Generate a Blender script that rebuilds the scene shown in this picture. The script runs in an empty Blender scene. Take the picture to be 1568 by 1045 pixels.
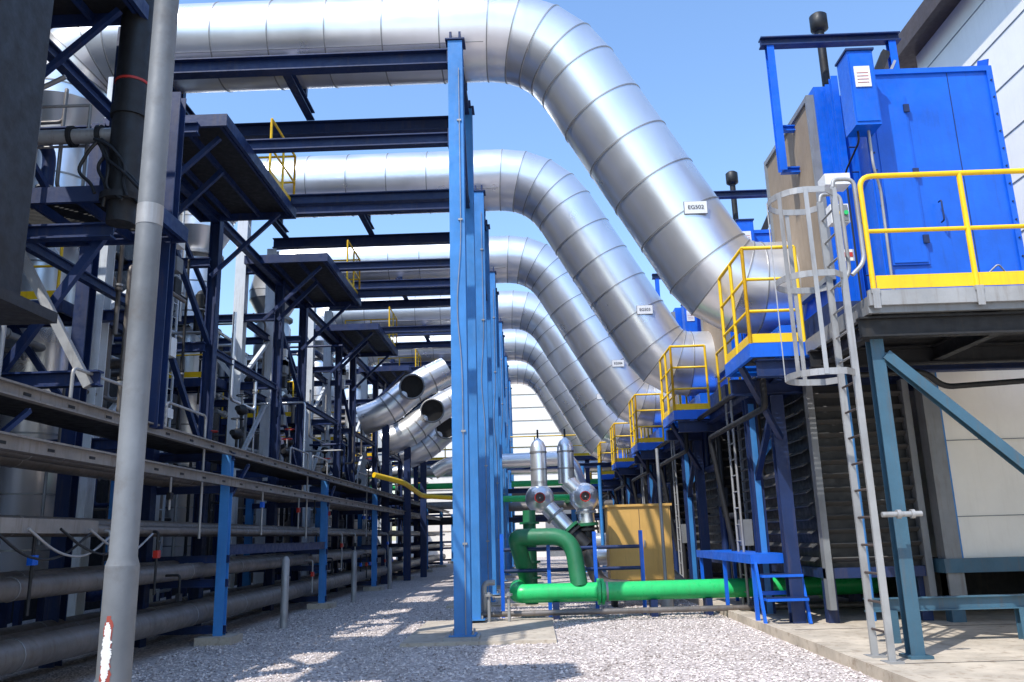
import bpy, math, random
import numpy as np
from mathutils import Vector, Matrix
random.seed(7)
sc = bpy.context.scene
V = Vector
ROW = 6.5
NR = 6

# ---------------------------------------------------------------- materials
def newmat(name):
    m = bpy.data.materials.new(name); m.use_nodes = True
    nt = m.node_tree; nt.nodes.clear()
    o = nt.nodes.new('ShaderNodeOutputMaterial'); p = nt.nodes.new('ShaderNodeBsdfPrincipled')
    nt.links.new(p.outputs[0], o.inputs[0])
    return m, nt, p
def ramp(nt, fac, stops):
    r = nt.nodes.new('ShaderNodeValToRGB')
    els = r.color_ramp.elements
    while len(els) < len(stops): els.new(0.5)
    for e, (pos, c) in zip(els, stops):
        e.position = pos; e.color = (c[0], c[1], c[2], 1)
    nt.links.new(fac, r.inputs[0]); return r.outputs[0]
def noise(nt, scale, detail=6, vec=None, rough=0.6):
    n = nt.nodes.new('ShaderNodeTexNoise'); n.inputs['Scale'].default_value = scale
    n.inputs['Detail'].default_value = detail; n.inputs['Roughness'].default_value = rough
    if vec is not None: nt.links.new(vec, n.inputs['Vector'])
    return n.outputs[0]
def objco(nt, scale=(1, 1, 1)):
    t = nt.nodes.new('ShaderNodeTexCoord'); mp = nt.nodes.new('ShaderNodeMapping')
    oi = nt.nodes.new('ShaderNodeObjectInfo'); 
    mp.inputs['Scale'].default_value = scale
    nt.links.new(t.outputs['Object'], mp.inputs['Vector'])
    ad = nt.nodes.new('ShaderNodeVectorMath'); ad.operation = 'ADD'
    ml = nt.nodes.new('ShaderNodeMath'); ml.operation = 'MULTIPLY'; ml.inputs[1].default_value = 37.0
    nt.links.new(oi.outputs['Random'], ml.inputs[0])
    nt.links.new(mp.outputs[0], ad.inputs[0]); nt.links.new(ml.outputs[0], ad.inputs[1])
    return ad.outputs[0]
def mix(nt, a, b, fac):
    mx = nt.nodes.new('ShaderNodeMix'); mx.data_type = 'RGBA'
    if isinstance(a, tuple): mx.inputs[6].default_value = (*a, 1)
    else: nt.links.new(a, mx.inputs[6])
    if isinstance(b, tuple): mx.inputs[7].default_value = (*b, 1)
    else: nt.links.new(b, mx.inputs[7])
    nt.links.new(fac, mx.inputs[0]); return mx.outputs[2]
def bump(nt, p, h, strength, dist):
    b = nt.nodes.new('ShaderNodeBump'); b.inputs['Strength'].default_value = strength
    b.inputs['Distance'].default_value = dist
    nt.links.new(h, b.inputs['Height']); nt.links.new(b.outputs[0], p.inputs['Normal'])
def paint(name, col, rough=0.45, metal=0.0, var=0.3, dirt=0.25, dirtcol=(0.12, 0.08, 0.05), streak=True):
    m, nt, p = newmat(name)
    co = objco(nt)
    a = tuple(c*(1-var) for c in col); b = tuple(min(1, c*(1+var*0.6)) for c in col)
    c1 = ramp(nt, noise(nt, 1.7, 8, co), [(0.3, a), (0.7, b)])
    st = objco(nt, (6, 6, 0.5) if streak else (3, 3, 3))
    d = ramp(nt, noise(nt, 2.2, 8, st, 0.7), [(0.52, (0, 0, 0)), (0.75, (dirt*2.2,)*3)])
    c2 = mix(nt, c1, dirtcol, d)
    nt.links.new(c2, p.inputs['Base Color'])
    r = ramp(nt, noise(nt, 9, 4, co), [(0.3, (max(0.05, rough-0.12),)*3), (0.7, (min(1, rough+0.15),)*3)])
    nt.links.new(r, p.inputs['Roughness'])
    p.inputs['Metallic'].default_value = metal
    bump(nt, p, noise(nt, 14, 5, co), 0.12, 0.02)
    return m
M = {}
def alu(name, c, rlo, rhi, bs=0.1, metal=0.8):
    m, nt, p = newmat(name)
    co = objco(nt)
    c1 = ramp(nt, noise(nt, 0.5, 2, co), [(0.3, tuple(x*0.92 for x in c)), (0.7, c)])
    st0 = objco(nt, (3, 0.3, 0.3))
    d = ramp(nt, noise(nt, 1.0, 2, st0, 0.5), [(0.5, (0, 0, 0)), (0.9, (0.2,)*3)])
    nt.links.new(mix(nt, c1, (0.55, 0.50, 0.43), d), p.inputs['Base Color'])
    r = ramp(nt, noise(nt, 1.2, 2, co, 0.5), [(0.3, (rlo,)*3), (0.7, (rhi,)*3)])
    nt.links.new(r, p.inputs['Roughness']); p.inputs['Metallic'].default_value = metal
    st = objco(nt, (2.2, 0.5, 0.5))
    bump(nt, p, noise(nt, 1.0, 1, st), bs, 0.05)
    return m
M['alu'] = alu('aluminium_cladding', (0.93, 0.92, 0.91), 0.27, 0.35, 0.12, 0.82)
M['alud'] = alu('aluminium_seam', (0.38, 0.37, 0.36), 0.4, 0.6)
M['galv'] = paint('galvanised_steel', (0.38, 0.38, 0.38), 0.5, 0.35, 0.25, 0.3, (0.2, 0.16, 0.12))
M['pole'] = paint('weathered_pole', (0.17, 0.18, 0.19), 0.65, 0.1, 0.4, 0.3, (0.10, 0.085, 0.075), False)
M['flake'] = paint('flaking_white_paint', (0.75, 0.74, 0.72), 0.7, 0, 0.1, 0.2, (0.5, 0.08, 0.06))
M['redpr'] = paint('red_primer', (0.35, 0.06, 0.04), 0.7)
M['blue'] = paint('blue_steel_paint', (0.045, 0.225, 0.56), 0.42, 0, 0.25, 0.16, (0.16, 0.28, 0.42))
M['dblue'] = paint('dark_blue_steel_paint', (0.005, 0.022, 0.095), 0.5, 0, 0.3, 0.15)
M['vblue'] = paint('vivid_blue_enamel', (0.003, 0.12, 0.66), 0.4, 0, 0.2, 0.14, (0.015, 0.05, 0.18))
M['pale'] = paint('pale_blue_grey_paint', (0.68, 0.73, 0.78), 0.5, 0, 0.15, 0.2)
M['teal'] = paint('grey_blue_paint', (0.045, 0.12, 0.18), 0.5, 0, 0.25, 0.25)
M['yellow'] = paint('yellow_safety_paint', (0.90, 0.56, 0.008), 0.4, 0, 0.1, 0.12)
M['green'] = paint('green_pipe_paint', (0.025, 0.56, 0.15), 0.35, 0, 0.2, 0.12)
M['dgreen'] = paint('dark_green_paint', (0.02, 0.17, 0.07), 0.45, 0, 0.2, 0.12)
M['black'] = paint('black_coating', (0.010, 0.010, 0.011), 0.5, 0, 0.3, 0.1, (.03, .027, .024))
M['dark'] = paint('dark_steel', (0.014, 0.015, 0.018), 0.6, 0.1, 0.4, 0.3, (.04, .03, .02))
M['mid'] = paint('insulated_pipe_cladding', (0.19, 0.17, 0.155), 0.45, 0.4, 0.3, 0.4)
M['tray'] = paint('weathered_cable_tray', (0.27, 0.25, 0.23), 0.55, 0.3, 0.3, 0.4, (.12, .08, .05))
M['red'] = paint('red_paint', (0.5, 0.03, 0.02), 0.4)
M['white'] = paint('white_enamel', (0.78, 0.78, 0.77), 0.4, 0, 0.08, 0.1)
M['tan'] = paint('tan_filter_mesh', (0.28, 0.215, 0.15), 0.8, 0, 0.15, 0.2)
M['ochre'] = paint('ochre_cabinet_paint', (0.66, 0.38, 0.10), 0.5, 0, 0.1, 0.1)
M['cream'] = paint('cream_wall_cladding', (0.88, 0.83, 0.74), 0.55, 0, 0.05, 0.08, (0.55, 0.48, 0.38))
M['brown'] = paint('brown_eave', (0.07, 0.05, 0.045), 0.6)
M['grey'] = paint('grey_cladding', (0.22, 0.23, 0.24), 0.5, 0.1, 0.2, 0.25)
M['louv'] = paint('grey_louvre', (0.07, 0.07, 0.07), 0.5, 0.1, 0.2, 0.3)
M['conc'] = paint('concrete', (0.52, 0.45, 0.36), 0.85, 0, 0.3, 0.4, (0.20, 0.13, 0.08), False)
def gravel_mat(name, lo, hi, sc_):
    m, nt, p = newmat(name)
    t = nt.nodes.new('ShaderNodeTexCoord')
    v = nt.nodes.new('ShaderNodeTexVoronoi'); v.inputs['Scale'].default_value = sc_
    nt.links.new(t.outputs['Object'], v.inputs['Vector'])
    c = ramp(nt, v.outputs['Color'], [(0.1, lo), (0.9, hi)])
    n2 = ramp(nt, noise(nt, 0.8, 7, t.outputs['Object']), [(0.45, (0, 0, 0)), (0.75, (0.4,)*3)])
    c2 = mix(nt, c, (0.28, 0.22, 0.17), n2)
    nt.links.new(c2, p.inputs['Base Color']); p.inputs['Roughness'].default_value = 0.9
    bump(nt, p, v.outputs['Distance'], 0.9, 0.03)
    return m
M['gravel'] = gravel_mat('gravel_ground', (0.32, 0.27, 0.25), (0.80, 0.71, 0.66), 28)
m, nt, p = newmat('gravel_stone')
gi = nt.nodes.new('ShaderNodeNewGeometry')
nt.links.new(ramp(nt, gi.outputs['Random Per Island'], [(0, (0.22, 0.18, 0.16)), (0.4, (0.58, 0.51, 0.48)), (1, (0.88, 0.80, 0.75))]), p.inputs['Base Color'])
p.inputs['Roughness'].default_value = 0.85
M['stone'] = m

# ---------------------------------------------------------------- builder
class B:
    def __init__(s, name):
        s.name = name; s.v = []; s.f = []; s.mi = []; s.sm = []; s.mats = []
    def add(s, vs, fs, mat, smooth=False):
        mat = M[mat]
        if mat not in s.mats: s.mats.append(mat)
        k = s.mats.index(mat); o = len(s.v)
        s.v += [tuple(x) for x in vs]
        for f in fs:
            s.f.append([i+o for i in f]); s.mi.append(k); s.sm.append(smooth)
    def box(s, x0, x1, y0, y1, z0, z1, mat):
        vs = [(x, y, z) for z in (z0, z1) for y in (y0, y1) for x in (x0, x1)]
        s.add(vs, [(0, 2, 3, 1), (4, 5, 7, 6), (0, 1, 5, 4), (2, 6, 7, 3), (0, 4, 6, 2), (1, 3, 7, 5)], mat)
    def obox(s, p0, p1, w, h, mat, n=None):
        p0 = V(p0); p1 = V(p1); d = (p1-p0).normalized()
        if n is None: n = V((0, 0, 1)) if abs(d.z) < 0.9 else V((0, 1, 0))
        n = V(n); n = (n - d*n.dot(d)).normalized(); t = d.cross(n)
        vs = []
        for p in (p0, p1):
            for a, b in ((-1, -1), (1, -1), (1, 1), (-1, 1)):
                vs.append(p + t*(a*w/2) + n*(b*h/2))
        s.add(vs, [(0, 1, 2, 3), (4, 7, 6, 5), (0, 4, 5, 1), (1, 5, 6, 2), (2, 6, 7, 3), (3, 7, 4, 0)], mat)
    def hb(s, p0, p1, w, d, mat, n=None, tf=0.022, tw=0.018):
        p0 = V(p0); p1 = V(p1); dr = (p1-p0).normalized()
        if n is None: n = V((0, 0, 1)) if abs(dr.z) < 0.9 else V((0, 1, 0))
        n = V(n); n = (n - dr*n.dot(dr)).normalized()
        for sg in (-1, 1):
            s.obox(p0+n*sg*(d/2-tf/2), p1+n*sg*(d/2-tf/2), w, tf, mat, n)
        s.obox(p0, p1, tw, d-2*tf, mat, n)
    def tube(s, pts, r, mat, seg=10, caps=True):
        pts = [V(p) for p in pts]
        n = len(pts); rs = r if isinstance(r, (list, tuple)) else [r]*n
        tg = []
        for i in range(n):
            if i == 0: t = pts[1]-pts[0]
            elif i == n-1: t = pts[-1]-pts[-2]
            else: t = (pts[i+1]-pts[i]).normalized() + (pts[i]-pts[i-1]).normalized()
            if t.length < 1e-9: t = pts[i]-pts[i-1]
            tg.append(t.normalized())
        u = tg[0].orthogonal().normalized()
        vs = []
        for i in range(n):
            u = (u - tg[i]*u.dot(tg[i])).normalized(); w = tg[i].cross(u)
            for k in range(seg):
                a = 2*math.pi*k/seg
                vs.append(pts[i] + (u*math.cos(a) + w*math.sin(a))*rs[i])
        fs = [(i*seg+k, i*seg+(k+1) % seg, (i+1)*seg+(k+1) % seg, (i+1)*seg+k) for i in range(n-1) for k in range(seg)]
        s.add(vs, fs, mat, True)
        if caps:
            s.add(vs[:seg], [tuple(reversed(range(seg)))], mat); s.add(vs[-seg:], [tuple(range(seg))], mat)
    def cone(s, p0, p1, r0, r1, mat, seg=24):
        s.tube([p0, p1], [r0, r1], mat, seg)
    def mitre(s, pts, r, mat, seg=48, band=None, bw=0.035):
        pts = [V(p) for p in pts]; n = len(pts)
        ds = [(pts[i+1]-pts[i]).normalized() for i in range(n-1)]
        nm = [ds[0]] + [(ds[i-1]+ds[i]).normalized() for i in range(1, n-1)] + [ds[-1]]
        e1 = V((0, 1, 0))
        def ring(p, d, pn, rr, off=0):
            e2 = d.cross(e1); out = []
            for k in range(seg):
                a = 2*math.pi*k/seg
                u = (e1*math.cos(a)+e2*math.sin(a))*rr
                out.append(p + u - d*(u.dot(pn)/d.dot(pn)) + d*off)
            return out
        fs = [(k, (k+1) % seg, seg+(k+1) % seg, seg+k) for k in range(seg)]
        for i in range(n-1):
            a = ring(pts[i], ds[i], nm[i], r); b = ring(pts[i+1], ds[i], nm[i+1], r)
            s.add(a+b, fs, mat, True)
        if band:
            for i in range(1, n-1):
                L = ring(pts[i], ds[i-1], nm[i], r+0.012, -bw/2); R = ring(pts[i], ds[i], nm[i], r+0.012, bw/2)
                L0 = ring(pts[i], ds[i-1], nm[i], r-0.01, -bw/2); R0 = ring(pts[i], ds[i], nm[i], r-0.01, bw/2)
                s.add(L+R, fs, band, True); s.add(L0+L, fs, band, False); s.add(R+R0, fs, band, False)
    def flange(s, p, d, r, mat, th=0.05, seg=24):
        p = V(p); d = V(d).normalized()
        s.tube([p-d*th/2, p+d*th/2], r, mat, seg)
    def rail(s, pts, h, mat, r=0.024, sp=1.3, toe=True, mids=1):
        pts = [V(p) for p in pts]
        s.tube([p+V((0, 0, h)) for p in pts], r, mat, 8)
        for j in range(mids): s.tube([p+V((0, 0, h*(j+1)/(mids+1))) for p in pts], r*0.85, mat, 8)
        for a, b in zip(pts[:-1], pts[1:]):
            L = (b-a).length; k = max(1, round(L/sp))
            for i in range(k+1):
                q = a.lerp(b, i/k); s.tube([q, q+V((0, 0, h))], r, mat, 8)
            if toe: s.obox(a+V((0, 0, 0.08)), b+V((0, 0, 0.08)), 0.012, 0.13, mat, (0, 0, 1))
    def grating(s, x0, x1, y0, y1, z, frame='dblue', bars='dark'):
        s.box(x0, x1, y0, y0+0.06, z-0.2, z, frame); s.box(x0, x1, y1-0.06, y1, z-0.2, z, frame)
        s.box(x0, x0+0.06, y0+0.06, y1-0.06, z-0.2, z, frame); s.box(x1-0.06, x1, y0+0.06, y1-0.06, z-0.2, z, frame)
        y = y0+0.09
        while y < y1-0.07:
            s.box(x0+0.06, x1-0.06, y, y+0.012, z-0.045, z-0.005, bars); y += 0.045
        x = x0+0.6
        while x < x1-0.1:
            s.box(x, x+0.05, y0+0.06, y1-0.06, z-0.17, z-0.05, frame); x += 0.6
    def finish(s, loc=None):
        me = bpy.data.meshes.new(s.name); me.from_pydata(s.v, [], s.f)
        for mt in s.mats: me.materials.append(mt)
        me.polygons.foreach_set('material_index', s.mi); me.polygons.foreach_set('use_smooth', s.sm)
        me.update()
        ob = bpy.data.objects.new(s.name, me); sc.collection.objects.link(ob)
        return ob
def rows(ob, n=NR, start=1):
    r = [ob]
    for i in range(start, n):
        if i == 0: continue
        o = ob.copy(); o.location.y += ROW*i; sc.collection.objects.link(o); r.append(o)
    return r
def rp(pts, rad, n=5):
    pts = [V(p) for p in pts]; out = [pts[0]]
    for i in range(1, len(pts)-1):
        a, b, c = pts[i-1], pts[i], pts[i+1]
        r1 = min(rad, (a-b).length*0.49, (c-b).length*0.49)
        p = b+(a-b).normalized()*r1; q = b+(c-b).normalized()*r1
        for k in range(n+1):
            t = k/n; out.append(p*(1-t)**2 + b*2*t*(1-t) + q*t*t)
    out.append(pts[-1]); return out

# ---------------------------------------------------------------- ground
b = B('gravel_ground'); b.add([(-900, -900, 0), (900, -900, 0), (900, 1500, 0), (-900, 1500, 0)], [(0, 1, 2, 3)], 'gravel'); b.finish()
rng = np.random.default_rng(3)
N = 32000
ys = 6.5 + (rng.random(N)**1.5)*16; xs = rng.uniform(-5.2, 3.4, N)
s_ = rng.uniform(0.009, 0.018, N)*np.where(rng.random(N) < .10, 1.7, 1.15)
base = np.array([(1, 0, 0), (-1, 0, 0), (0, 1, 0), (0, -1, 0), (0, 0, 1), (0, 0, -0.6)], float)
fc = np.array([(0, 2, 4), (2, 1, 4), (1, 3, 4), (3, 0, 4), (2, 0, 5), (1, 2, 5), (3, 1, 5), (0, 3, 5)])
ang = rng.uniform(0, 6.28, N)
vv = base[None]*s_[:, None, None]*rng.uniform(0.6, 1.3, (N, 6, 1))
ca, sa = np.cos(ang)[:, None], np.sin(ang)[:, None]
vx = vv[:, :, 0]*ca-vv[:, :, 1]*sa+xs[:, None]; vy = vv[:, :, 0]*sa+vv[:, :, 1]*ca+ys[:, None]; vz = vv[:, :, 2]*0.7+0.006
verts = np.stack([vx, vy, vz], -1).reshape(-1, 3)
faces = (fc[None]+(np.arange(N)*6)[:, None, None]).reshape(-1, 3)
me = bpy.data.meshes.new('gravel_stones'); me.from_pydata(verts.tolist(), [], faces.tolist()); me.materials.append(M['stone'])
sc.collection.objects.link(bpy.data.objects.new('gravel_stones', me))

b = B('concrete_slab')
b.box(3.62, 12, -3, 70, -0.05, 0.10, 'conc')
for y in (6.5, 9.2, 12.4): b.box(3.62, 12, y, y+.02, .1, .103, 'dark')
b.finish()
b = B('concrete_kerb')
for i in range(14):
    b.box(3.42, 3.60, 4+i*3.0, 6.98+i*3.0, -0.05, 0.13+random.uniform(-.004, .004), 'conc')
b.finish()
b = B('column_footing_pad')
b.box(-1.95, 0.30, 12.45, 15.7, -0.05, 0.05, 'conc'); b.box(-1.34, -0.82, 12.62, 13.15, 0.05, 0.09, 'galv')
rows(b.finish())

# ---------------------------------------------------------------- exhaust ducts
YD, R, ZH, ZL = 14.0, 0.81, 10.8, 5.62
def arc(cx, cz, r, a0, a1, n):
    return [(cx+r*math.cos(math.radians(a0+(a1-a0)*i/n)), YD, cz+r*math.sin(math.radians(a0+(a1-a0)*i/n))) for i in range(n+1)]
ang_s = 60.5
path = []
path.append((-8.6, YD, 9.55))
path += arc(-8.6+1.0, ZH-1.0, 1.0, 180, 90, 4)
Rb = 1.9; T = Rb*math.tan(math.radians(ang_s/2)); xi = 0.60
x = -7.6+0.95
while x < xi-T-0.5:
    path.append((x, YD, ZH)); x += 1.05
up = arc(xi-T, ZH-Rb, Rb, 90, 90-ang_s, 4)
path += up
Rl = 0.95; Tl = Rl*math.tan(math.radians(ang_s/2))
xl = xi + (ZH-ZL)/math.tan(math.radians(ang_s))
lo = [(xl+Tl+Rl*math.cos(math.radians(a)), YD, ZL+Rl+Rl*math.sin(math.radians(a))) for a in np.linspace(270-ang_s, 270, 4)]
p0 = V(up[-1]); p1 = V(lo[0]); n = 5
for i in range(1, n): path.append(tuple(p0.lerp(p1, i/n)))
path += lo
path.append((4.75, YD, ZL))
b = B('exhaust_duct')
b.mitre(path, R, 'alu', 72, 'alud', 0.022)
b.cone((-8.6, YD, 9.56), (-8.6, YD, 9.0), R, 0.5, 'alu', 48)
b.flange((4.68, YD, ZL), (1, 0, 0), R+0.09, 'galv', 0.06, 48)
b.obox((-6.6, YD-R*0.80, ZH-R*0.62), (-0.6, YD-R*0.80, ZH-R*0.62), 0.012, 0.03, 'alud', (0, .8, .6))
dn = (p1-p0).normalized(); c = p0.lerp(p1, 0.80)+V((0.12, -R-0.015, 0))
b.obox(c-V((.20, 0, 0)), c+V((.20, 0, 0)), 0.012, 0.23, 'grey', (0, 0, 1))
b.obox(c-V((.19, 0.008, 0)), c+V((.19, -0.008, 0)), 0.012, 0.215, 'white', (0, 0, 1))
ducts = rows(b.finish())
for i, d in enumerate(ducts[:3]):
    cu = bpy.data.curves.new('label_text', 'FONT'); cu.body = 'EG50%d' % (2+i); cu.size = 0.10; cu.align_x = 'CENTER'; cu.align_y = 'CENTER'; cu.offset = .0005
    cu.materials.append(M['black'])
    t = bpy.data.objects.new('label_text', cu); sc.collection.objects.link(t)
    t.location = c+V((0, -0.022, 0)); t.rotation_euler = (math.radians(90), 0, 0); t.parent = d

# vessels
b = B('silencer_vessel')
b.tube([(-8.6, YD, 9.02), (-8.6, YD, 8.9)], 0.5, 'alu', 36)
b.flange((-8.6, YD, 8.9), (0, 0, 1), 0.66, 'galv', 0.08, 36)
b.tube([(-8.6, YD, 8.86), (-8.6, YD, 8.6), (-8.6, YD, 1.2), (-8.6, YD, 0.9)], [0.5, 0.6, 0.6, 0.4], 'alu', 40)
for z in (8.1, 7.3, 6.4, 5.4, 4.4, 3.4, 2.4, 1.5): b.flange((-8.6, YD, z), (0, 0, 1), 0.61, 'alud', 0.03, 40)
for z in (6.9, 3.9): b.flange((-8.6, YD, z), (0, 0, 1), 0.70, 'galv', 0.06, 40)
for a in range(4):
    cx = -8.6+0.45*math.cos(a*1.571+.78); cy = YD+0.45*math.sin(a*1.571+.78)
    b.obox((cx, cy, 0), (cx, cy, 1.3), 0.1, 0.1, 'dblue')
b.tube(rp([(-8.1, YD-.2, 6.2), (-7.3, YD-.2, 6.2), (-7.3, YD-.2, 3.2), (-6.6, YD-.2, 3.2)], .2), 0.09, 'mid', 12)
rows(b.finish(), NR, -1)  # includes an extra vessel before the first row, added for its shadow

# ---------------------------------------------------------------- portal frames carrying ducts
b = B('duct_support_frame')
CX = -1.07
for k, yc in enumerate((12.9, 15.25)):
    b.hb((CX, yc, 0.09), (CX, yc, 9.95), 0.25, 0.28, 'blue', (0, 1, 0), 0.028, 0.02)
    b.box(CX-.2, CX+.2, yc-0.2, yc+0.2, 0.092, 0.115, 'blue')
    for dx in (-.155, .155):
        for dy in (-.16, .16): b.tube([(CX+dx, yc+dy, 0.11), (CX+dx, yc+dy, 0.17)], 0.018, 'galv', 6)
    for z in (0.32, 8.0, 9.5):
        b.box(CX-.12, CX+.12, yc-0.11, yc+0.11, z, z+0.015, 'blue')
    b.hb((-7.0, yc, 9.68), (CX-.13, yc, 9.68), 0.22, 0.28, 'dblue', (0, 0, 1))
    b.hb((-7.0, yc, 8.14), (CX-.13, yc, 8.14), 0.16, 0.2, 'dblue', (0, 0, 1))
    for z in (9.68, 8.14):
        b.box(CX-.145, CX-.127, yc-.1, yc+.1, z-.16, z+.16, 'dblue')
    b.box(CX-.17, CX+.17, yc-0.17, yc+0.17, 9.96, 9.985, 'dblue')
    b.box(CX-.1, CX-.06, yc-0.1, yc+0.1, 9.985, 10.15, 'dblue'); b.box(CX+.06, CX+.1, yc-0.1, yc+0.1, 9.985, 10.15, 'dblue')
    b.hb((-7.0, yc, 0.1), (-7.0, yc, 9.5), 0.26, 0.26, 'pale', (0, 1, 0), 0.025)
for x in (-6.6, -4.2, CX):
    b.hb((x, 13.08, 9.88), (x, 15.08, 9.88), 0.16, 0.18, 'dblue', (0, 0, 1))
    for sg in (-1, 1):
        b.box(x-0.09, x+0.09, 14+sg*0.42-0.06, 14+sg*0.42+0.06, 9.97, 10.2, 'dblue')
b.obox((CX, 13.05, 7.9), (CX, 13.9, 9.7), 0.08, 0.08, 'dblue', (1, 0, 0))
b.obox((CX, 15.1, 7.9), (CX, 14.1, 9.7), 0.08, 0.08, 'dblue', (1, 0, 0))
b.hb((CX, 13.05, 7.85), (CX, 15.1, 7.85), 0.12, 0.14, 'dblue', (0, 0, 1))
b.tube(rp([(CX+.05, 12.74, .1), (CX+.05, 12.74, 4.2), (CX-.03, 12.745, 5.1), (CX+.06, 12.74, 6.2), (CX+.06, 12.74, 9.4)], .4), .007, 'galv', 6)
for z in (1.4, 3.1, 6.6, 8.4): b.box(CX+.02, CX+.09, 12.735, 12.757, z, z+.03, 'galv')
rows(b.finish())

# ---------------------------------------------------------------- left steel tower per row
b = B('steel_process_tower')
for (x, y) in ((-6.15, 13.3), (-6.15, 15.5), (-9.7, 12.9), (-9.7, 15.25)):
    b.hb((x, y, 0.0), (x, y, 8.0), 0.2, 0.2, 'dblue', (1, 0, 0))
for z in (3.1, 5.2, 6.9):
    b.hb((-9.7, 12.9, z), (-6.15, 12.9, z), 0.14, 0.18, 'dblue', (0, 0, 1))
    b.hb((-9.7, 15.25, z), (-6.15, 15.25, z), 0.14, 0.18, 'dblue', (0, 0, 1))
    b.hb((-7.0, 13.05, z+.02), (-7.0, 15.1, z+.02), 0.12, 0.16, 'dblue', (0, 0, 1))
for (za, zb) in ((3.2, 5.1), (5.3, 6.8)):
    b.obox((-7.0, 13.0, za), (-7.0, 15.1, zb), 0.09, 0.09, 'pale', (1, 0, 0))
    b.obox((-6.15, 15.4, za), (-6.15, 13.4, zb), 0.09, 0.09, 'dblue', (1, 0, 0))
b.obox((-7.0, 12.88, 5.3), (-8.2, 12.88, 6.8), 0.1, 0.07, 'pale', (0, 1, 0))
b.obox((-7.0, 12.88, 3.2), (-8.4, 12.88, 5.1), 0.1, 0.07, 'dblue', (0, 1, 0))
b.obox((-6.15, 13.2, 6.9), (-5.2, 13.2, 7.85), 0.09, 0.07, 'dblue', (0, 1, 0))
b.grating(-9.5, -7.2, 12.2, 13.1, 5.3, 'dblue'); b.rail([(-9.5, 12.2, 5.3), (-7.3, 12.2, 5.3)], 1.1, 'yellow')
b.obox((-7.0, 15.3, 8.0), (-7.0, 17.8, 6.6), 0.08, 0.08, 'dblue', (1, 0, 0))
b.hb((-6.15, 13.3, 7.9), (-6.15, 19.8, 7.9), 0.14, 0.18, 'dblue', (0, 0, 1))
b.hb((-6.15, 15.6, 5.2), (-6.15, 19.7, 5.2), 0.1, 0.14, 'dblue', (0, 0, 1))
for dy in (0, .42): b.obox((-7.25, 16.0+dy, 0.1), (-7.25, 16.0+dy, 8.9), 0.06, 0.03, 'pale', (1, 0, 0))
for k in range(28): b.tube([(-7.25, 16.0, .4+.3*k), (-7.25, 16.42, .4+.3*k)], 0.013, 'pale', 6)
rows(b.finish(), NR, -1)  # extra tower on the near side is added to cast shadows

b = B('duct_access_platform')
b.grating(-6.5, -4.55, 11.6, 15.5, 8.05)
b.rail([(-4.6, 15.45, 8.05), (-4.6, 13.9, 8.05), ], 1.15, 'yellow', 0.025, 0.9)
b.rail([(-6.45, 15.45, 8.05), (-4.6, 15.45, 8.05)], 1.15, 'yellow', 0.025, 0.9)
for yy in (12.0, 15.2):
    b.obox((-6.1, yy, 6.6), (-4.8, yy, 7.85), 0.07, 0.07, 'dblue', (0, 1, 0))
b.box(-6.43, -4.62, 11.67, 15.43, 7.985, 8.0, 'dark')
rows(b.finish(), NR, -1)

# random process piping
for i in range(NR):
    rnd = random.Random(100+i)
    b = B('process_pipework')
    y0 = 11.2+ROW*i
    for k in range(30):
        mat = rnd.choice(['mid', 'alu', 'galv', 'dark', 'dark', 'dark', 'dblue', 'mid'])
        r = rnd.choice([0.025, 0.03, 0.04, 0.055, 0.07, 0.10])
        xm = -7.2 if k < 20 else -5.7
        if k >= 20: r = min(r, .035)
        x = rnd.uniform(-9.2, xm); y = y0+rnd.uniform(0, 6); z = rnd.uniform(2.2, 7.5)
        pts = [V((x, y, z))]
        for j in range(rnd.randint(2, 5)):
            ax = rnd.choice([0, 1, 2, 2]); L = rnd.uniform(0.6, 2.6)*rnd.choice([-1, 1])
            q = pts[-1].copy(); q[ax] += L
            q.x = min(xm, max(-9.6, q.x)); q.z = min(8.6, max(0.6, q.z)); q.y = min(y0+7, max(y0-1, q.y))
            if (q-pts[-1]).length > 0.3: pts.append(q)
        if len(pts) < 2: continue
        b.tube(rp(pts, r*2.2+.03), r, mat, 10)
        d = pts[1]-pts[0]
        b.flange(pts[0]+d*0.3, d, r*1.6, mat, 0.04, 12); b.flange(pts[0]+d*0.3+d.normalized()*.06, d, r*1.6, 'galv', 0.03, 12)
    for k in range(4):
        c = V((rnd.uniform(-7, -5.4), y0+rnd.uniform(0, 6), rnd.uniform(3.3, 4.5)))
        b.tube([c-V((0, .25, 0)), c-V((0, .1, 0)), c, c+V((0, .1, 0)), c+V((0, .25, 0))], [.06, .07, .12, .07, .06], 'dark', 12)
        b.tube([c-V((0, 0, c.z-3.0)), c], .03, 'dark', 8)
        b.tube([c, c+V((0, 0, .3))], .02, 'galv', 8)
        ring = [c+V((.12*math.cos(a), .12*math.sin(a), .3)) for a in np.linspace(0, 6.283, 13)]
        b.tube(ring, .012, rnd.choice(['red', 'yellow', 'dark']), 6, False)
    for k in range(5):
        z = rnd.uniform(3.4, 7); b.box(-6.12, -5.98, y0+2.2, y0+2.2+rnd.uniform(.15, .3), z, z+rnd.uniform(.15, .35), rnd.choice(['grey', 'dark', 'white']))
    b.finish()

b = B('engine_hall')
b.box(-24, -11.2, -14, 28, 0, 13.5, 'dark')  # near part made taller to shade the rack and darken the left background
b.box(-24, -11.2, 28.01, 62, 0, 8.6, 'dark')
for i in range(50): b.box(-11.2, -11.12, -12+i*1.5, -11.88+i*1.5, 0, 8.6, 'dblue')
b.box(-24.4, -10.9, 28.1, 62.2, 8.6, 8.75, 'grey'); b.box(-24.4, -10.9, -14.2, 28.09, 13.5, 13.65, 'grey')
b.finish()

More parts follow.
